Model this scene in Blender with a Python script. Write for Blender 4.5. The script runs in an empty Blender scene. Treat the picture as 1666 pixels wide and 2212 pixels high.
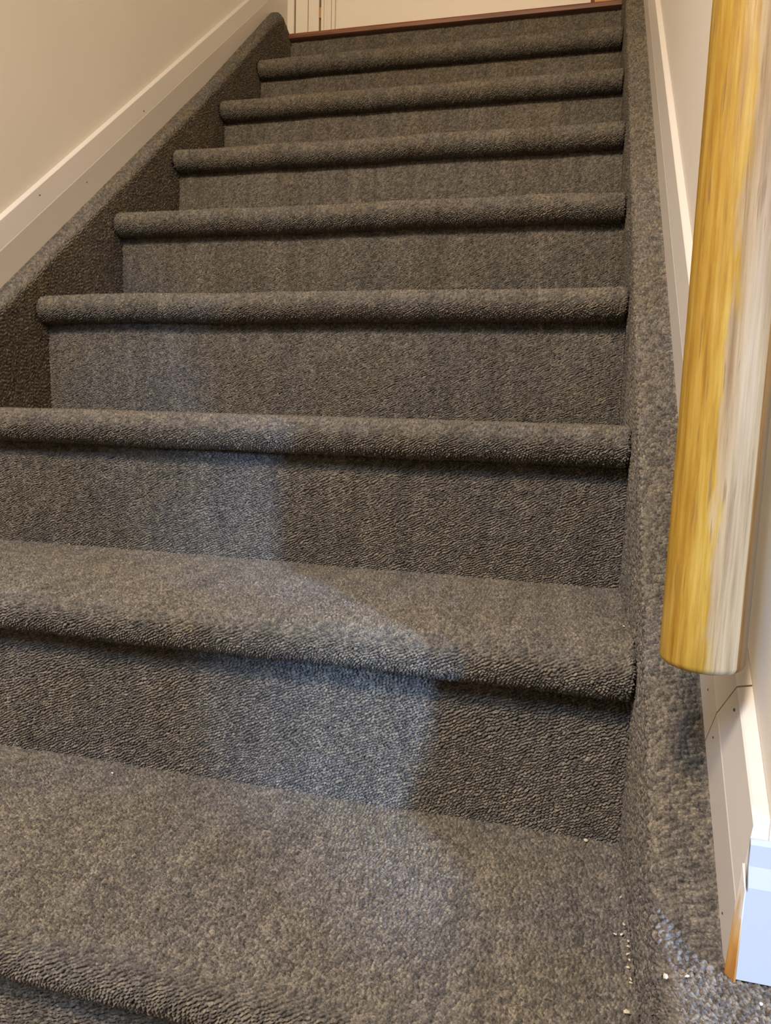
import bpy, bmesh, math, random
import numpy as np
from mathutils import Vector, Matrix

random.seed(4); rng = np.random.default_rng(7)
sc = bpy.context.scene
col = sc.collection
H, D, W = 0.18, 0.20967, 0.90087       # rise, going, clear width between the carpeted sides
S = H / D
R, OV = 0.022, 0.0339                  # nosing radius, overhang
CL, CR = 0.0556, 0.0777                # height of the side capping above the pitch line
XL, XR = -0.0385, 0.938                # outer edges of the cappings (face of the trim)
XWL, XWR = -0.0515, 0.951              # wall faces
YD = 1.965                             # plane of the door wall
ZL = 1.600                             # upper landing
ZB = 0.2515                            # small side landing at bottom right

# ------------------------------------------------------------------ tagging
def tag(o, label=None, cat=None, group=None, kind=None):
    if label: o['label'] = label
    if cat: o['category'] = cat
    if group: o['group'] = group
    if kind: o['kind'] = kind
    return o
def empty(name, loc=(0, 0, 0)):
    o = bpy.data.objects.new(name, None); col.objects.link(o); o.location = loc
    o.empty_display_size = .05
    return o
def link(name, me, mat, parent=None):
    o = bpy.data.objects.new(name, me); col.objects.link(o)
    if mat: me.materials.append(mat)
    if parent:
        o.parent = parent
        o.location = [-c for c in (parent.matrix_world.translation if False else world_loc(parent))]
    return o
def world_loc(o):
    v = Vector((0, 0, 0))
    while o: v += o.location; o = o.parent
    return v

# ------------------------------------------------------------------ materials
def new_mat(name):
    m = bpy.data.materials.new(name); m.use_nodes = True
    nt = m.node_tree; b = nt.nodes['Principled BSDF']
    return m, nt, b
def N(nt, t, **kw):
    n = nt.nodes.new(t)
    for k, v in kw.items():
        if k in n.inputs: n.inputs[k].default_value = v
        else: setattr(n, k, v)
    return n
def L(nt, a, b): nt.links.new(a, b)
def coords(nt, scale=(1, 1, 1), loc=(0, 0, 0), rot=(0, 0, 0)):
    tc = N(nt, 'ShaderNodeTexCoord'); mp = N(nt, 'ShaderNodeMapping')
    mp.inputs['Scale'].default_value = scale; mp.inputs['Location'].default_value = loc; mp.inputs['Rotation'].default_value = rot
    L(nt, tc.outputs['Object'], mp.inputs['Vector']); return mp.outputs['Vector']
def ramp(nt, fac, stops, interp='LINEAR'):
    r = N(nt, 'ShaderNodeValToRGB'); r.color_ramp.interpolation = interp
    e = r.color_ramp.elements
    while len(e) < len(stops): e.new(0.5)
    for i, (p, c) in enumerate(stops):
        e[i].position = p; e[i].color = (c[0], c[1], c[2], 1) if isinstance(c, tuple) else (c, c, c, 1)
    L(nt, fac, r.inputs['Fac']); return r.outputs['Color']
def mix(nt, a, b, fac, mode='MIX'):
    m = N(nt, 'ShaderNodeMix', data_type='RGBA', blend_type=mode)
    for s, v in ((6, a), (7, b)):
        if isinstance(v, tuple): m.inputs[s].default_value = (*v, 1)
        else: L(nt, v, m.inputs[s])
    if isinstance(fac, (int, float)): m.inputs[0].default_value = fac
    else: L(nt, fac, m.inputs[0])
    return m.outputs[2]

def carpet_mat():
    m, nt, b = new_mat('loop_pile_carpet')
    # heather yarn: tone changes from loop to loop, carried by the 'yarn' attribute (thread colour)
    at = N(nt, 'ShaderNodeAttribute', attribute_name='yarn')
    v1 = coords(nt, (1, 1, 1))
    n1 = N(nt, 'ShaderNodeTexNoise', Scale=620.0, Detail=1.0, Roughness=.5); L(nt, v1, n1.inputs['Vector'])
    add = N(nt, 'ShaderNodeMath', operation='MULTIPLY_ADD'); add.inputs[1].default_value = 0.75
    L(nt, n1.outputs['Fac'], add.inputs[0])
    sc2 = N(nt, 'ShaderNodeMath', operation='MULTIPLY'); sc2.inputs[1].default_value = 0.25
    L(nt, at.outputs['Fac'], sc2.inputs[0]); L(nt, sc2.outputs[0], add.inputs[2])
    base = ramp(nt, add.outputs[0], [(0.26, CARPET[0]), (0.40, CARPET[1]), (0.56, CARPET[2]), (0.76, CARPET[3])])
    # long streaks in the dye, running with the warp
    v2 = coords(nt, (1, .12, .12))
    n2 = N(nt, 'ShaderNodeTexNoise', Scale=42.0, Detail=3.0, Roughness=.65); L(nt, v2, n2.inputs['Vector'])
    st = ramp(nt, n2.outputs['Fac'], [(0.32, .84), (0.68, 1.17)])
    c = mix(nt, base, st, 1.0, 'MULTIPLY')
    v3 = coords(nt, (1, 1, 1), (3, 1, 2))
    n3 = N(nt, 'ShaderNodeTexNoise', Scale=9.0, Detail=3.0, Roughness=.6); L(nt, v3, n3.inputs['Vector'])
    hue = ramp(nt, n3.outputs['Fac'], [(0.38, (1.0, .985, 1.0)), (0.62, (1.05, 1.0, .90))])
    c = mix(nt, c, hue, 1.0, 'MULTIPLY')
    L(nt, c, b.inputs['Base Color'])
    b.inputs['Roughness'].default_value = .95
    b.inputs['Specular IOR Level'].default_value = .15
    b.inputs['Sheen Weight'].default_value = .03
    b.inputs['Sheen Roughness'].default_value = .5
    n4 = N(nt, 'ShaderNodeTexNoise', Scale=1500.0, Detail=2.0); L(nt, v1, n4.inputs['Vector'])
    bp = N(nt, 'ShaderNodeBump', Strength=.45, Distance=.0006); L(nt, n4.outputs['Fac'], bp.inputs['Height'])
    L(nt, bp.outputs[0], b.inputs['Normal'])
    return m
CARPET = [(.048, .043, .038), (.096, .084, .069), (.160, .138, .108), (.28, .237, .165)]
M_CARPET = carpet_mat()

def paint_mat(name, colr, rough, bump=.0, mott=.04, scl=3.0):
    m, nt, b = new_mat(name)
    v = coords(nt)
    n = N(nt, 'ShaderNodeTexNoise', Scale=scl, Detail=4.0); L(nt, v, n.inputs['Vector'])
    c = ramp(nt, n.outputs['Fac'], [(0.3, tuple(x * (1 - mott) for x in colr)), (0.7, tuple(min(1, x * (1 + mott)) for x in colr))])
    L(nt, c, b.inputs['Base Color']); b.inputs['Roughness'].default_value = rough
    if bump:
        n2 = N(nt, 'ShaderNodeTexNoise', Scale=180.0, Detail=3.0); L(nt, v, n2.inputs['Vector'])
        bp = N(nt, 'ShaderNodeBump', Strength=bump, Distance=.0008); L(nt, n2.outputs['Fac'], bp.inputs['Height'])
        L(nt, bp.outputs[0], b.inputs['Normal'])
    return m
M_WALL = paint_mat('cream_wall_paint', (.88, .81, .71), .75, .12)
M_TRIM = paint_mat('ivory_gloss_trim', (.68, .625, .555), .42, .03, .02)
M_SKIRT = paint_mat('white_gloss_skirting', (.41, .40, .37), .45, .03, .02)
M_DOOR = paint_mat('cream_door_paint', (.80, .72, .59), .5, .03, .02)
M_CEIL = paint_mat('ceiling_paint', (.75, .72, .68), .9)
M_DARK = paint_mat('dark_gap', (.26, .115, .028), .8, 0, .4, 60)
M_HOLE = paint_mat('nail_hole_dark', (.09, .07, .05), .9)
M_BRASS = paint_mat('aged_brass', (.62, .30, .07), .45)
M_CHIP = paint_mat('pale_wood_chip', (.66, .55, .36), .8, 0, .3, 900)
M_LINT = paint_mat('white_lint', (.8, .78, .76), .8, 0, .1, 900)

def mahogany():
    m, nt, b = new_mat('varnished_brown_timber')
    v = coords(nt, (3, 60, 60))
    n = N(nt, 'ShaderNodeTexNoise', Scale=2.0, Detail=5.0, Roughness=.6); L(nt, v, n.inputs['Vector'])
    c = ramp(nt, n.outputs['Fac'], [(0.3, (.11, .035, .014)), (0.7, (.30, .115, .045))])
    L(nt, c, b.inputs['Base Color']); b.inputs['Roughness'].default_value = .35
    return m
M_MAHOG = mahogany()

def bare_edge():
    m, nt, b = new_mat('half_painted_timber_end')
    v = coords(nt, (60, 60, 14), (.3, .1, .67))
    n = N(nt, 'ShaderNodeTexNoise', Scale=1.6, Detail=3.0); L(nt, v, n.inputs['Vector'])
    sep = N(nt, 'ShaderNodeSeparateXYZ'); tc = N(nt, 'ShaderNodeTexCoord'); L(nt, tc.outputs['Object'], sep.inputs[0])
    mr = N(nt, 'ShaderNodeMapRange'); mr.inputs[1].default_value = .25; mr.inputs[2].default_value = .325
    mr.inputs[3].default_value = .42; mr.inputs[4].default_value = -.30; L(nt, sep.outputs['Z'], mr.inputs[0])
    a = N(nt, 'ShaderNodeMath', operation='ADD'); L(nt, n.outputs['Fac'], a.inputs[0]); L(nt, mr.outputs[0], a.inputs[1])
    c = ramp(nt, a.outputs[0], [(.48, (.72, .64, .56)), (.54, (.62, .44, .25)), (.72, (.58, .31, .09)), (.9, (.40, .17, .03))])
    L(nt, c, b.inputs['Base Color']); b.inputs['Roughness'].default_value = .6
    return m
M_BARE = bare_edge()

def rail_mat(ax, ay):
    m, nt, b = new_mat('worn_varnished_pine')
    tc = N(nt, 'ShaderNodeTexCoord')
    mp = N(nt, 'ShaderNodeMapping'); mp.inputs['Location'].default_value = (-ax, -ay, 0)
    L(nt, tc.outputs['Object'], mp.inputs['Vector']); vo = mp.outputs['Vector']
    sep = N(nt, 'ShaderNodeSeparateXYZ'); L(nt, vo, sep.inputs[0])
    # angle round the pole, measured from the side that faces the lower landing
    at = N(nt, 'ShaderNodeMath', operation='ARCTAN2'); L(nt, sep.outputs['X'], at.inputs[0])
    ng = N(nt, 'ShaderNodeMath', operation='MULTIPLY'); ng.inputs[1].default_value = -1; L(nt, sep.outputs['Y'], ng.inputs[0])
    L(nt, ng.outputs[0], at.inputs[1])
    comb = N(nt, 'ShaderNodeCombineXYZ'); L(nt, at.outputs[0], comb.inputs[0]); L(nt, sep.outputs['Z'], comb.inputs[1])
    def noise(sx, sz, detail=3, off=0, rough=.6):
        q = N(nt, 'ShaderNodeMapping'); q.inputs['Scale'].default_value = (sx, sz, 1); q.inputs['Location'].default_value = (off, off * 1.7, off)
        L(nt, comb.outputs[0], q.inputs['Vector'])
        n = N(nt, 'ShaderNodeTexNoise', Scale=1.0, Detail=float(detail), Roughness=rough); L(nt, q.outputs[0], n.inputs['Vector'])
        return n.outputs['Fac']
    # worn edge of the varnish wanders
    w = noise(2.2, 13, 4, 3.1)
    def math(op, a, c, d=None):
        n = N(nt, 'ShaderNodeMath', operation=op)
        for i, x in enumerate((a, c) if d is None else (a, c, d)):
            if isinstance(x, (int, float)): n.inputs[i].default_value = x
            else: L(nt, x, n.inputs[i])
        return n.outputs[0]
    edge = math('ADD', math('MULTIPLY_ADD', w, 1.0, -.5), at.outputs[0])
    mask = ramp(nt, math('MULTIPLY_ADD', edge, .5, .5), [(.385, 0.0), (.465, 1.0)])   # 0 varnish, 1 bare
    grain = noise(5, 14, 4, 1.0)
    varn = ramp(nt, grain, [(.30, (.27, .13, .014)), (.5, (.39, .225, .030)), (.7, (.48, .31, .065))])
    bare = ramp(nt, noise(5.5, 9, 4, 6.0), [(.30, (.21, .125, .05)), (.48, (.34, .225, .10)), (.7, (.43, .30, .15))])
    grey = ramp(nt, math('MULTIPLY_ADD', math('MULTIPLY_ADD', noise(2.0, 9, 3, 9.0), .5, at.outputs[0]), .5, 0), [(.56, 0.0), (.70, 1.0)])
    bare = mix(nt, bare, (.26, .26, .225), grey)
    c = mix(nt, varn, bare, mask)
    st = ramp(nt, noise(11, 20, 3, 2.0, .5), [(.30, 0.0), (.38, 1.0)])
    c = mix(nt, (.22, .125, .045), c, math('MAXIMUM', st, .25))
    st2 = ramp(nt, noise(26, 7, 3, 5.0, .5), [(.30, 0.0), (.38, 1.0)])
    c = mix(nt, (.30, .17, .07), c, math('MAXIMUM', st2, .35))
    L(nt, c, b.inputs['Base Color'])
    L(nt, ramp(nt, mask, [(0, .36), (1, .55)]), b.inputs['Roughness'])
    b.inputs['Specular IOR Level'].default_value = .28
    bp = N(nt, 'ShaderNodeBump', Strength=.25, Distance=.0006); L(nt, noise(18, 12, 3, 4.0), bp.inputs['Height'])
    L(nt, bp.outputs[0], b.inputs['Normal'])
    return m

# ------------------------------------------------------------------ carpet pile as real relief
NG = rng.random((512, 512)).astype(np.float32)
def vnoise(x, y):
    xi = np.floor(x).astype(int); yi = np.floor(y).astype(int); fx = x - xi; fy = y - yi
    fx = fx * fx * (3 - 2 * fx); fy = fy * fy * (3 - 2 * fy)
    x0 = xi % 512; x1 = (xi + 1) % 512; y0 = yi % 512; y1 = (yi + 1) % 512
    return (NG[y0, x0] * (1 - fx) + NG[y0, x1] * fx) * (1 - fy) + (NG[y1, x0] * (1 - fx) + NG[y1, x1] * fx) * fy
PITCH, LOOP = 0.0029, 0.0034
def pile(U, V, seed, slant=0.50, jit=1.0):
    """Rows of yarn loops: wavy ribs that drift diagonally, each rib a string of domes."""
    ou, ov = seed * 3.17, seed * 5.31
    un, vn = U + ou, V + ov
    a = vnoise(un / .045, vn / .03)
    n1 = vnoise(un / .009 + 40, vn / .008 + 7) - .5
    n2 = vnoise(un / .0036 + 90, vn / .0040 + 31) - .5
    ph = (vn - slant * un) / PITCH + jit * (1.3 * (a - .5) + .85 * n1 + .85 * n2)
    row = np.floor(ph); f = ph - row
    ri = row.astype(int)
    hsh = NG[ri % 512, 17 + int(seed) % 400]
    ps = un / LOOP + hsh * 1.0 + 1.2 * (vnoise(un / .008 + 11, vn / .008 + 77) - .5)
    lp = np.floor(ps); g = ps - lp
    rib = np.clip(1 - ((2 * f - 1) / .90) ** 2, 0, 1) ** .5
    dome = np.sqrt(np.clip(1 - .86 * (2 * g - 1) ** 2, 0, 1))
    li = lp.astype(int)
    tall = NG[(ri * 7 + 13) % 512, (li * 5 + ri * 3) % 512]
    h = rib * dome * (.85 + .22 * tall)
    yarn = NG[(ri * 11 + 5) % 512, (li * 3 + ri * 101 + 7) % 512]
    return h, yarn
AMP = 0.0050
def carpet_grid(name, P, U, V, seed, parent, flip=False, slant=.50, amp=AMP, label=None, fade=1.0, jit=1.0):
    """P[nv,nu,3] base surface; the relief is pushed out along its normal."""
    du = np.gradient(P, axis=1); dv = np.gradient(P, axis=0)
    n = np.cross(du, dv); n /= np.linalg.norm(n, axis=2, keepdims=True) + 1e-12
    if flip: n = -n
    h, yarn = pile(U, V, seed, slant, jit)
    soft = (vnoise(U / .06 + seed, V / .05 + 3) - .5) * .0016
    Q = P + n * (((h - .88) * amp + soft) * fade - (1 - fade) * .001)[..., None]
    nv, nu = U.shape
    idx = np.arange(nv * nu).reshape(nv, nu)
    q = np.stack([idx[:-1, :-1], idx[:-1, 1:], idx[1:, 1:], idx[1:, :-1]], -1).reshape(-1, 4)
    if flip: q = q[:, ::-1]
    me = bpy.data.meshes.new(name)
    me.vertices.add(nv * nu); me.vertices.foreach_set('co', Q.astype(np.float32).ravel())
    me.loops.add(q.size); me.loops.foreach_set('vertex_index', q.astype(np.int32).ravel())
    me.polygons.add(len(q)); me.polygons.foreach_set('loop_start', np.arange(0, q.size, 4, dtype=np.int32))
    me.polygons.foreach_set('use_smooth', np.ones(len(q), dtype=bool))
    at = me.attributes.new('yarn', 'FLOAT', 'POINT'); at.data.foreach_set('value', yarn.astype(np.float32).ravel())
    me.update(calc_edges=True)
    o = link(name, me, M_CARPET, parent)
    if label: o['label'] = label
    return o
def xgrid(lo, hi, res, coarse_to=None, cres=.006):
    res = res * XR_
    if coarse_to is None: return np.linspace(lo, hi, max(2, int((hi - lo) / res)))
    a = np.arange(lo, coarse_to, cres); b = np.linspace(coarse_to, hi, int((hi - coarse_to) / res))
    return np.concatenate([a, b])

XR_ = 1.3
RES = {0: .0016, 1: .0007, 2: .00075, 3: .0008, 4: .0009, 5: .0009, 6: .001, 7: .001, 8: .001, 9: .001}
COARSE = {0: .38, 1: .30, 2: .12}

stair = empty('staircase', (W / 2, 2 * D, 0))
tag(stair, 'straight flight of stairs wrapped in mottled grey-brown loop-pile carpet', 'staircase')

def tread_profile(k, res):
    y1 = (k + 1) * D + .002; yc = k * D - OV + R; zc = k * H - R
    s1 = y1 - yc; s2 = math.pi * R; s3 = k * D - yc + .002
    v = np.linspace(0, s1 + s2 + s3, int((s1 + s2 + s3) / res)); split = s1 - .004
    y = np.empty_like(v); z = np.empty_like(v)
    a = v < s1; y[a] = y1 - v[a]; z[a] = k * H
    b = (v >= s1) & (v < s1 + s2); t = (v[b] - s1) / R; y[b] = yc - R * np.sin(t); z[b] = zc + R * np.cos(t)
    c = v >= s1 + s2; y[c] = yc + (v[c] - s1 - s2); z[c] = zc - R
    return v, y, z, split, yc, zc
for k in range(1, 9):
    res = RES[k]
    v, y, z, split, yc, zc = tread_profile(k, res)
    xs = xgrid(.0, W, res, COARSE.get(k))
    # the roll of the nosing closes round at both ends
    RL, RR = .009, .006
    eL = np.clip(RL - xs, 0, RL); eR = np.clip(RR - (W - xs), 0, RR)
    pull = np.maximum(RL - np.sqrt(RL ** 2 - eL ** 2), RR - np.sqrt(RR ** 2 - eR ** 2))
    U, V = np.meshgrid(xs, v)
    Y = np.repeat(y[:, None], len(xs), 1); Z = np.repeat(z[:, None], len(xs), 1)
    fr = np.clip((yc + .03 - Y) / .03, 0, 1)
    rr = np.hypot(Y - yc, Z - zc) + 1e-9
    onarc = (Y < yc)
    shr = pull[None, :] * fr
    Y2 = np.where(onarc, yc + (Y - yc) * (1 - shr / R), Y)
    Z2 = np.where(onarc, zc + (Z - zc) * (1 - shr / R), Z - np.where(Z > zc, shr, -shr))
    # gentle unevenness where the carpet is stretched over the edge
    wob = (vnoise(U / .11 + k * 9, V * 0 + k) - .5) * .0024 * np.clip((yc + .04 - Y) / .04, 0, 1)
    Z2 = Z2 + wob
    P = np.stack([U, Y2, Z2], -1)
    cut = int(np.searchsorted(v, split))
    t = carpet_grid('tread', P[:cut + 1], U[:cut + 1], V[:cut + 1], k * 1.3, stair, flip=True, slant=-.55)
    t2 = carpet_grid('nosing', P[cut:], U[cut:], V[cut:], k * 1.3, t, flip=True, slant=-.55)
for k in range(1, 10):
    res = RES[min(k, 9)]
    z0, z1 = (k - 1) * H - .002, k * H - 2 * R + .003
    if k == 9: z1 = 1.588
    xs = xgrid(0, W, res, {2: .22}.get(k)) if k != 1 else xgrid(0, W, .0014)
    vs = np.linspace(0, z1 - z0, int((z1 - z0) / res))
    U, V = np.meshgrid(xs, vs)
    lean = .0025 * np.sin(np.pi * V / (z1 - z0))
    P = np.stack([U, np.full_like(U, k * D) - lean, z0 + V], -1)
    carpet_grid('riser', P, U, V + .5, 30 + k * 1.7, stair)

def stringer(side):
    """Carpet-wrapped side board: inner face, rolled shoulder and flat capping."""
    if side == 'R':
        ys = np.concatenate([np.arange(.183, .75, .00065), np.arange(.75, 1.95, .0011)])
        zt = S * ys + CR; xi, xo = W, XR; sg = 1; seed = 61
        zt = np.maximum(zt, ZB)
    else:
        ys = np.concatenate([np.arange(.45, 1.1, .0013), np.arange(1.1, 1.888, .0014)])
        zl = S * ys + CL + .016 * np.clip((ys - 1.45) / .35, 0, 1)
        zt = np.minimum(zl, 1.643 - .5 * np.clip(ys - 1.85, 0, 1))
        xi, xo = 0., XL; sg = -1; seed = 83
    rc = .013 + (0 if side == 'R' else .024) * np.clip((ys - 1.79) / .06, 0, 1)
    depth = .31 if side == 'R' else .30
    wid = abs(xo - xi)
    n1 = int((depth - .013) / (.0010 if side == 'R' else .0014)); n3 = int((wid - .013) / .0008)
    a1 = np.linspace(1, 0, n1)[:, None]; th = np.linspace(0, math.pi / 2, 24)[1:, None]; a3 = np.linspace(0, 1, n3 + 1)[1:, None]
    rc = rc[None, :]; one = np.ones_like(rc)
    X = np.concatenate([xi + 0 * a1 * one, xi + sg * rc * (1 - np.cos(th)), xi + sg * (rc + a3 * (wid - rc))])
    Wd = np.concatenate([rc + a1 * (depth - rc), rc * (1 - np.sin(th)), 0 * a3 * one])
    g = np.concatenate([[0], np.cumsum(np.hypot(np.diff(X[:, 0]), np.diff(Wd[:, 0])))])
    s = np.concatenate([[0], np.cumsum(np.hypot(np.diff(ys), np.diff(zt)))])
    U, V = np.meshgrid(s, g)
    P = np.stack([X, np.repeat(ys[None, :], len(g), 0), zt[None, :] - Wd], -1)
    fade = np.clip((g[-1] - V) / .0025, .12, 1)          # pile is pressed flat where it meets the trim
    return carpet_grid('side_capping', P, V * .72, U * .72, seed, stair, flip=(side == 'R'), slant=.28, amp=.0054, fade=fade, jit=.6)
stringer('R'); stringer('L')

# lower floor, step 0, and the little side landing at the bottom right
def bottom_floor():
    xs = xgrid(XL, W, .0016); ys = np.linspace(-.9, D, int((D + .9) / .004))
    ys = np.concatenate([np.arange(-.9, -.02, .01), np.linspace(-.02, D + .002, 130)])
    U, V = np.meshgrid(xs, ys); P = np.stack([U, V, np.zeros_like(U)], -1)
    o = carpet_grid('floor', P, U, V, 4.4, None); o['kind'] = 'structure'
bottom_floor()
def side_landing():
    res = .0009
    rc = .012; x1 = 1.30
    yb = np.concatenate([np.arange(-.35, .04, .004), np.arange(.04, .186, res)])
    w1 = np.linspace(ZB, rc, 230); th = np.linspace(0, math.pi / 2, 18)[1:]
    xt = np.concatenate([np.arange(rc, .16, res), np.arange(.16, x1 - W, .004)])[1:]
    x = np.concatenate([np.full(230, W), W + rc * (1 - np.cos(th)), W + xt])
    w = np.concatenate([w1, rc * (1 - np.sin(th)), np.zeros(len(xt))])
    g = np.concatenate([[0], np.cumsum(np.hypot(np.diff(x), np.diff(w)))])
    U, V = np.meshgrid(yb, g)
    Z = ZB - w[:, None] + 0 * U
    X = x[:, None] + 0 * U
    P = np.stack([X, U, Z], -1)
    sel = None
    o = carpet_grid('side_landing', P, V, U, 19.3, None, flip=True, slant=-.35, amp=.0050)
    tag(o, 'low carpeted ledge turning the corner at the bottom right, beside white skirting', 'landing')
side_landing()

# ------------------------------------------------------------------ small mesh helpers
def mesh_from(name, verts, faces, mat, parent=None, bevel=0, smooth=False):
    me = bpy.data.meshes.new(name); me.from_pydata([tuple(v) for v in verts], [], faces)
    bm = bmesh.new(); bm.from_mesh(me); bmesh.ops.remove_doubles(bm, verts=bm.verts, dist=1e-6)
    bmesh.ops.recalc_face_normals(bm, faces=bm.faces)
    if bevel:
        es = [e for e in bm.edges if len(e.link_faces) == 2 and e.calc_face_angle(0) > .35]
        bmesh.ops.bevel(bm, geom=es, offset=bevel, segments=2, affect='EDGES', profile=.6)
    bm.to_mesh(me); bm.free()
    if smooth:
        for p in me.polygons: p.use_smooth = True
    return link(name, me, mat, parent)
def box(name, a, b, mat, parent=None, bevel=0):
    x0, y0, z0 = a; x1, y1, z1 = b
    v = [(x0, y0, z0), (x1, y0, z0), (x1, y1, z0), (x0, y1, z0), (x0, y0, z1), (x1, y0, z1), (x1, y1, z1), (x0, y1, z1)]
    f = [(0, 3, 2, 1), (4, 5, 6, 7), (0, 1, 5, 4), (1, 2, 6, 5), (2, 3, 7, 6), (3, 0, 4, 7)]
    return mesh_from(name, v, f, mat, parent, bevel)
def extrude(name, prof, A, B, mat, parent=None, bevel=0):
    """prof: list of 3-D offsets (closed); swept from A to B."""
    n = len(prof)
    v = [Vector(A) + Vector(q) for q in prof] + [Vector(B) + Vector(q) for q in prof]
    f = [tuple(range(n))[::-1], tuple(range(n, 2 * n))] + [(i, (i + 1) % n, n + (i + 1) % n, n + i) for i in range(n)]
    return mesh_from(name, v, f, mat, parent, bevel)

# ------------------------------------------------------------------ the shell
def struct(o): o['kind'] = 'structure'; return o
struct(box('wall_left', (XWL - .12, -2.2, -.05), (XWL, YD, 4.0), M_WALL))
struct(box('wall_right', (XWR, .1888, -.05), (XWR + .12, YD, 4.0), M_WALL, bevel=.0015))
struct(box('wall_front', (XWR + .12, .1888, -.05), (2.7, .325, 4.0), M_WALL))
# unseen slab added right of the camera, cutting the window light to a band
struct(box('light_block_slab', (1.58, -2.2, -.05), (1.64, -.610, 4.0), M_WALL))
struct(box('light_block_header', (1.58, -.609, .90), (1.64, .188, 4.0), M_WALL))  # unseen header added to cut off the top of the window beam
struct(box('ceiling', (XWL - .12, -2.2, 4.0), (2.7, 2.6, 4.1), M_CEIL))
# door wall above and beside the opening
struct(box('wall_back', (.905, YD, ZL - .3), (XWR + .12, YD + .1, 4.0), M_WALL))

def slope_trim(name, y0, y1, side, c0, c1, c2):
    t = .013; tb = .008
    s = 1 if side == 'L' else -1
    xw = XWL if side == 'L' else XWR
    prof = [(s * .0004, c0 - .06), (s * t, c0 - .06), (s * t, c1 - .0008), (s * (t - .0004), c1 + .0008), (s * tb, c2 - .0012), (s * (tb - .0012), c2), (s * .0004, c2 + .0035)]
    p = [(xw + a, 0, S * y0 + c) for a, c in prof]; q = [(xw + a, 0, S * y1 + c) for a, c in prof]
    n = len(p)
    v = [(a[0], y0, a[2]) for a in p] + [(a[0], y1, a[2]) for a in q]
    f = [tuple(range(n)), tuple(range(n, 2 * n))[::-1]] + [(i, (i + 1) % n, n + (i + 1) % n, n + i) for i in range(n)]
    return struct(mesh_from(name, v, f, M_TRIM))

def slope_board(name, y0, y1, side, c0, c1, c2, perp0=False):
    t = .013; tb = .008
    s = 1 if side == 'L' else -1
    xw = XWL if side == 'L' else XWR
    lo = .02
    prof = [(.0002, c0 - lo), (t, c0 - lo), (t, c1 - .0008), (t - .0004, c1 + .0008), (tb, c2 - .0012), (tb - .0012, c2), (.0002, c2 + .0035)]
    v = []
    for y, pp in ((y0, perp0), (y1, perp0 and y1 < .5)):
        for a, c in prof:
            yy = y - (.494 * (c - c0) if (pp is True or (pp and y < .5)) else 0)
            v.append((xw + s * a, yy, S * yy + c))
    n = len(prof)
    f = [tuple(range(n)), tuple(range(n, 2 * n))[::-1]] + [(i, (i + 1) % n, n + (i + 1) % n, n + i) for i in range(n)]
    return struct(mesh_from(name, v, f, M_TRIM))
def board_R(name, ya, perp_a, yb, perp_b):
    t, tb, lo, c0, c1, c2 = .013, .008, .02, CR, .131, .176
    prof = [(.0002, c0 - lo), (t, c0 - lo), (t, c1 - .0008), (t - .0004, c1 + .0008), (tb, c2 - .0012), (tb - .0012, c2), (.0002, c2 + .0035)]
    v = []
    for y, pp in ((ya, perp_a), (yb, perp_b)):
        for a, c in prof:
            yy = y - (.494 * (c - c0) if pp else 0)
            v.append((XWR - a, yy, S * yy + c))
    n = len(prof)
    f = [tuple(range(n)), tuple(range(n, 2 * n))[::-1]] + [(i, (i + 1) % n, n + (i + 1) % n, n + i) for i in range(n)]
    return struct(mesh_from(name, v, f, M_TRIM))
t1 = slope_board('trim_1', .35, 1.806, 'L', CL, .108, .1495)
t2 = board_R('trim_2', .3000, True, YD, False)
t3 = board_R('trim_3', .1895, False, .2991, True)
# filler behind the open joint of the two right-hand boards
c_ = [(XWR - .0115, .2996 - .494 * q, S * (.2996 - .494 * q) + CR + q) for q in (-.01, .053)]
# nail holes in the trim boards
def nail(parent, x, y, z, r, nx, tilt=.5):
    me = bpy.data.meshes.new('nail_hole'); bm = bmesh.new()
    bmesh.ops.create_circle(bm, cap_ends=True, segments=10, radius=r)
    for vv in bm.verts: vv.co.x *= .55
    bmesh.ops.rotate(bm, verts=bm.verts, matrix=Matrix.Rotation(tilt, 3, 'Z'))
    ex = bmesh.ops.extrude_face_region(bm, geom=bm.faces[:])
    for vv in [e for e in ex['geom'] if isinstance(e, bmesh.types.BMVert)]: vv.co.z -= .0006
    bmesh.ops.rotate(bm, verts=bm.verts, matrix=Matrix.Rotation(math.pi / 2 * nx, 3, 'Y'))
    for vv in bm.verts: vv.co += Vector((x, y, z))
    bmesh.ops.recalc_face_normals(bm, faces=bm.faces)
    bm.to_mesh(me); bm.free(); return link('nail_hole', me, M_HOLE, parent)
fx = XWR - .013
for (y, z, par) in ((.2988, .3609, t3), (.2774, .3466, t3), (.2129, .2692, t3), (1.2452, 1.1458, t2)):
    c = z - S * y
    xx = fx if c < .131 else fx + .005 * (c - .131) / .045
    if par is t3 and y > .29: par = t2; y = .306; z = .368
    nail(par, xx - .0002, y, z, .0014, -1)
nail(t3, fx + .0010, .2365, .382, .0017, -1)
nail(t1, XL - .0005, 1.19, 1.1405, .0018, 1); nail(t1, XL - .003, .88, .8905, .0018, 1)
nail(t1, XL + .0003, 1.0, .9465, .0016, 1)

# skirting on the left wall between the sloping trim and the door casing
struct(box('baseboard_left', (XWL, 1.807, 1.50), (XL - .0005, YD - .0135, 1.76), M_TRIM, bevel=.001))

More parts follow.
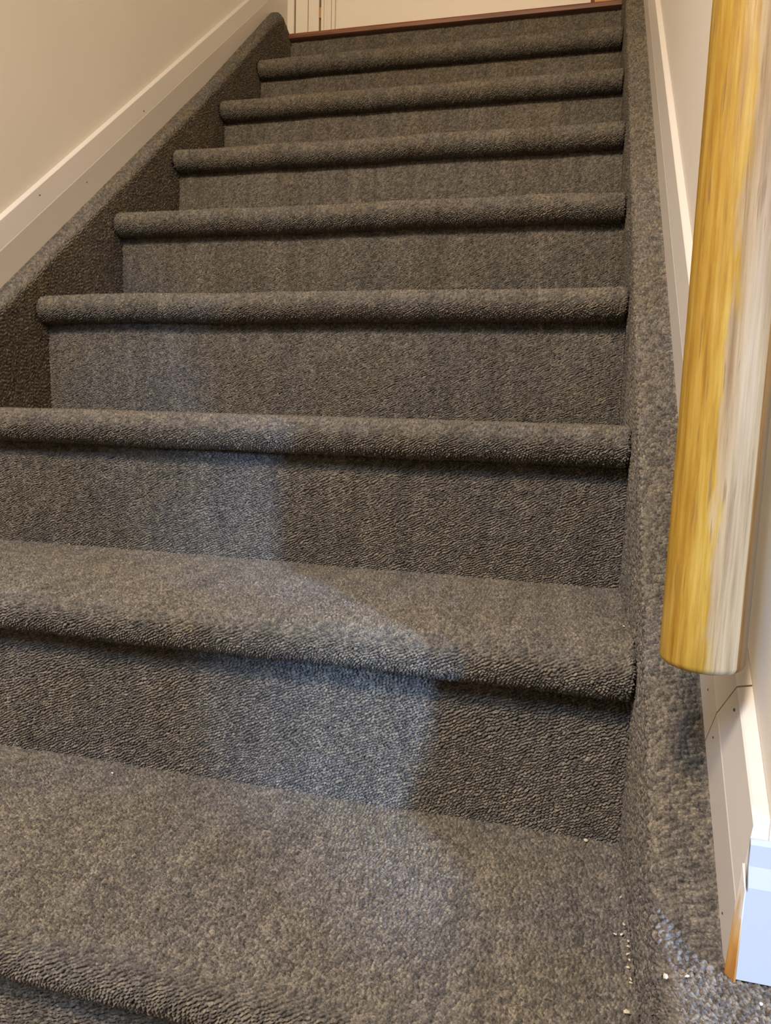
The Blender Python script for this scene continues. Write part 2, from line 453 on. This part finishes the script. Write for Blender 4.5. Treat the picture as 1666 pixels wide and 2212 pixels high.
# skirting on the wall that faces the side landing; its cut end is half bare timber
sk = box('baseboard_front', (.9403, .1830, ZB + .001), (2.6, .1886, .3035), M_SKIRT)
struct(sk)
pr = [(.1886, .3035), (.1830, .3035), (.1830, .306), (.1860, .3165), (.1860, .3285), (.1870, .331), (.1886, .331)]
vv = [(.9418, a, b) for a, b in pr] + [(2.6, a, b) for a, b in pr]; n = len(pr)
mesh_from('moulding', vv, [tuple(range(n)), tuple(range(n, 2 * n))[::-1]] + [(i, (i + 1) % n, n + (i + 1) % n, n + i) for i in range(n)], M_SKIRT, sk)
v = [(.9360, .1895, ZB - .001), (.9360, .1885, ZB - .001), (.9394, .1828, ZB - .001), (.9404, .1828, ZB - .001), (.9404, .1895, ZB - .001),
     (.9393, .1887, .3160), (.9393, .1882, .3160), (.9404, .1828, .3040), (.9408, .1828, .3040), (.9408, .1887, .3160)]
e = mesh_from('cut_end', v, [(0, 1, 2, 3, 4), (9, 8, 7, 6, 5), (0, 5, 6, 1), (1, 6, 7, 2), (2, 7, 8, 3), (3, 8, 9, 4), (4, 9, 5, 0)], M_BARE, sk)
e['label'] = 'bare orange timber end with worn paint'

# ------------------------------------------------------------------ threshold and door at the top
th = box('top_nosing', (-.012, 9 * D - .020, 1.5885), (.903, YD - .004, 1.602), M_MAHOG, stair, bevel=.004)
th['label'] = 'polished brown timber strip along the top edge'
door = empty('door_1', (.44, YD, ZL)); struct(door)
zt = ZL + 2.02
box('sill', (XL, YD - .003, ZL + .003), (.903, YD + .06, ZL + .018), M_MAHOG, door, .001)
def rough_casing():
    o = box('architrave', (XWL + .0005, YD - .013, ZL - .03), (-.0195, YD + .02, zt + .05), M_DOOR, door, .001); return o
rough_casing()
box('jamb', (-.0160, YD - .006, ZL + .002), (.0212, YD + .05, zt), M_DOOR, door, .0012)
box('jamb', (.0226, YD - .004, ZL + .002), (.0550, YD + .05, zt), M_DOOR, door, .0012)
box('door_stop', (-.0195, YD + .015, ZL + .002), (.0620, YD + .05, zt), M_DARK, door)
box('hinge', (.0552, YD + .001, 1.686), (.0609, YD + .014, 1.714), M_BRASS, door, .001)
leaf = box('door_leaf', (.0615, YD + .004, ZL + .02), (.8225, YD + .045, zt - .004), M_DOOR, door, .001)
box('door_edge', (.0612, YD - .002, ZL + .019), (.0690, YD + .004, zt - .004), M_DOOR, leaf, .0006)
box('door_moulding', (.0790, YD - .001, ZL + .019), (.0915, YD + .004, zt - .004), M_DOOR, leaf, .0014)
box('door_moulding', (.0935, YD - .003, ZL + .019), (.1040, YD + .004, zt - .004), M_DOOR, leaf, .0014)
box('door_panel', (.1085, YD - .002, ZL + .019), (.8225, YD + .004, zt - .004), M_DOOR, leaf, .0008)
box('door_stop', (.8225, YD + .010, ZL + .002), (.8325, YD + .05, zt), M_DARK, door)
box('jamb', (.8325, YD - .002, ZL + .018), (.9045, YD + .05, zt), M_BRASS, door, .001)

# ------------------------------------------------------------------ vertical timber grab rail
AX, AY, RP = .9172, .226, .0226
rail = empty('grab_rail', (AX, AY, .40))
tag(rail, 'vertical round pine rail, golden varnish worn pale on one side, by the right wall', 'handrail')
def lathe(name, prof, cx, cy, mat, parent, seg=72):
    vs, fs = [], []
    for r, z in prof:
        for i in range(seg):
            a = 2 * math.pi * i / seg; vs.append((cx + r * math.cos(a), cy + r * math.sin(a), z))
    for j in range(len(prof) - 1):
        for i in range(seg): fs.append((j * seg + i, j * seg + (i + 1) % seg, (j + 1) * seg + (i + 1) % seg, (j + 1) * seg + i))
    fs.append(tuple(range(seg))[::-1]); fs.append(tuple((len(prof) - 1) * seg + i for i in range(seg)))
    o = mesh_from(name, vs, fs, mat, parent, smooth=True); return o
zb = .4110; f_ = .0045
prof = [(RP - f_, zb)] + [(RP - f_ + f_ * math.sin(a), zb + f_ - f_ * math.cos(a)) for a in np.linspace(.3, math.pi / 2, 6)]
prof += [(RP, z) for z in np.linspace(zb + .02, 1.58, 40)] + [(RP - f_ + f_ * math.cos(a), 1.58 + f_ * math.sin(a)) for a in np.linspace(.2, math.pi / 2 - .1, 5)]
lathe('pole', prof, AX, AY, rail_mat(AX, AY), rail)
def bracket(z):
    bm = bmesh.new()
    def cyl(r, d, M):
        bmesh.ops.create_cone(bm, cap_ends=True, segments=24, radius1=r, radius2=r, depth=d, matrix=M)
    RY = Matrix.Rotation(math.pi / 2, 4, 'Y')
    cyl(.024, .004, Matrix.Translation((XWR - .002, AY + .012, z)) @ RY)
    cyl(.006, .026, Matrix.Translation((XWR - .013, AY + .012, z)) @ RY)
    me = bpy.data.meshes.new('bracket'); bm.to_mesh(me); bm.free(); link('bracket', me, M_BRASS, rail)
for z in (.98, 1.45): bracket(z)

# ------------------------------------------------------------------ debris caught in the pile
def chip_mesh(name, size, mat, seed):
    r = random.Random(seed); bm = bmesh.new(); bmesh.ops.create_icosphere(bm, subdivisions=1, radius=1)
    for v in bm.verts:
        k = r.uniform(.6, 1.2); v.co = Vector((v.co.x * size[0] * k, v.co.y * size[1] * k, v.co.z * size[2] * k))
    me = bpy.data.meshes.new(name); bm.to_mesh(me); bm.free(); me.materials.append(mat); return me
edge_l = 'tiny pale wood crumb lying where the lowest full tread meets the right side'
CH = [(.8995, .2941, 1), (.8990, .2887, 1), (.8985, .2809, 1), (.8990, .2753, 1), (.891, .2986, 1), (.8955, .3000, 1), (.8985, .2574, 1), (.8985, .2543, 1), (.8975, .3424, 1), (.8980, .3112, 1), (.8975, .268, 1)]
for i, (x, y, k) in enumerate(CH):
    me = chip_mesh('wood_crumb', (.0009, .0016, .0008), M_CHIP, i)
    o = bpy.data.objects.new('wood_crumb', me); col.objects.link(o); o.location = (x - .001, y, H + .0012); o.rotation_euler = (0, 0, i * 1.1)
    tag(o, edge_l, 'crumb', 'wood crumbs along the right edge of the lowest full tread')
for (x, y, z, sz, mat, nm, lb, ct) in (
    (.8929, .2284, H, (.0022, .0026, .0014), M_CHIP, 'wood_chip', 'larger pale wood chip near the bottom edge of the photo, on the lowest full tread', 'wood chip'),
    (.8716, .4137, H, (.0015, .0022, .0016), M_CHIP, 'wood_chip', 'pale wood chip against the foot of the riser, right side of lowest full tread', 'wood chip'),
    (.4112, .3965, H, (.0016, .0010, .0008), M_LINT, 'paper_scrap', 'bright white scrap on the left of the lowest full tread', 'scrap'),
    (.4396, .3908, H, (.0012, .0007, .0007), M_CHIP, 'wood_chip', 'pale yellow speck right of the white scrap on the lowest full tread', 'wood chip'),
    (.9040, .1745, ZB, (.0022, .0016, .0014), M_CHIP, 'wood_chip', 'pale splinter on the left corner of the carpeted ledge at bottom right', 'wood chip'),
    (.9152, .1778, ZB, (.0007, .0018, .0009), M_CHIP, 'wood_chip', 'thin upright splinter on the carpeted ledge, below the cut skirting end', 'wood chip'),
    (.9495, .1682, ZB, (.0010, .0012, .0010), M_LINT, 'paper_scrap', 'white speck on the carpeted ledge beside the white skirting', 'scrap'),
    (.8950, .4703, 2 * H, (.0010, .0012, .0009), M_LINT, 'paper_scrap', 'white speck on the second visible tread by the right side', 'scrap'),
    (.1950, .6210, 2 * H, (.0020, .0010, .0009), M_CHIP, 'wood_chip', 'pale sliver at the back left of the second visible tread', 'wood chip')):
    me = chip_mesh(nm, sz, mat, int(x * 1e4)); o = bpy.data.objects.new(nm, me); col.objects.link(o)
    o.location = (x, y, z + .0012); o.rotation_euler = (0, 0, x * 9); tag(o, lb, ct)

# ------------------------------------------------------------------ light
def area(name, loc, target, size, sy, energy, colr, shape='RECTANGLE', spread=180):
    l = bpy.data.lights.new(name, 'AREA'); l.shape = shape; l.size = size
    if shape in ('RECTANGLE', 'ELLIPSE'): l.size_y = sy
    l.energy = energy; l.color = colr; l.spread = math.radians(spread)
    o = bpy.data.objects.new(name, l); col.objects.link(o); o.location = loc
    o.rotation_euler = (Vector(target) - Vector(loc)).to_track_quat('-Z', 'Y').to_euler(); return o
area('ceiling_lamp_light', (.50, -1.05, 2.08), (.45, .9, .7), .24, .24, 45, (1.0, .835, .64), 'DISK')
area('window_daylight', (2.55, -1.47, 1.05), (.72, .28, .0), .09, .5, 14, (.30, .52, 1.0), spread=52)
area('cool_fill_light', (.10, -1.3, 1.9), (.35, .3, .1), .5, .5, 9, (.50, .67, 1.0), spread=75)  # added cool fill from above left, not an actual window
w = bpy.data.worlds.new('world'); sc.world = w; w.use_nodes = True
bg = w.node_tree.nodes['Background']; bg.inputs['Color'].default_value = (.85, .84, .86, 1); bg.inputs['Strength'].default_value = .085

# ------------------------------------------------------------------ camera
C = Vector((.83661, -.20546, .54774)); fw = Vector((-.23937049, .96144835, -.13534713))
rt = Vector((.96907347, .24519298, .02787491)); up = Vector((-.05998645, .12448888, .99040605))
cd = bpy.data.cameras.new('camera'); co = bpy.data.objects.new('camera', cd); col.objects.link(co)
m = Matrix((rt, up, -fw)).transposed().to_4x4(); m.translation = C; co.matrix_world = m
cd.sensor_fit = 'HORIZONTAL'; cd.sensor_width = 36; cd.lens = 1567.34 / 1666 * 36; cd.clip_start = .01
sc.camera = co
sc.view_settings.view_transform = 'Standard'; sc.view_settings.look = 'None'
sc.view_settings.gamma = 1; sc.view_settings.use_curve_mapping = False; sc.view_settings.exposure = 0.0
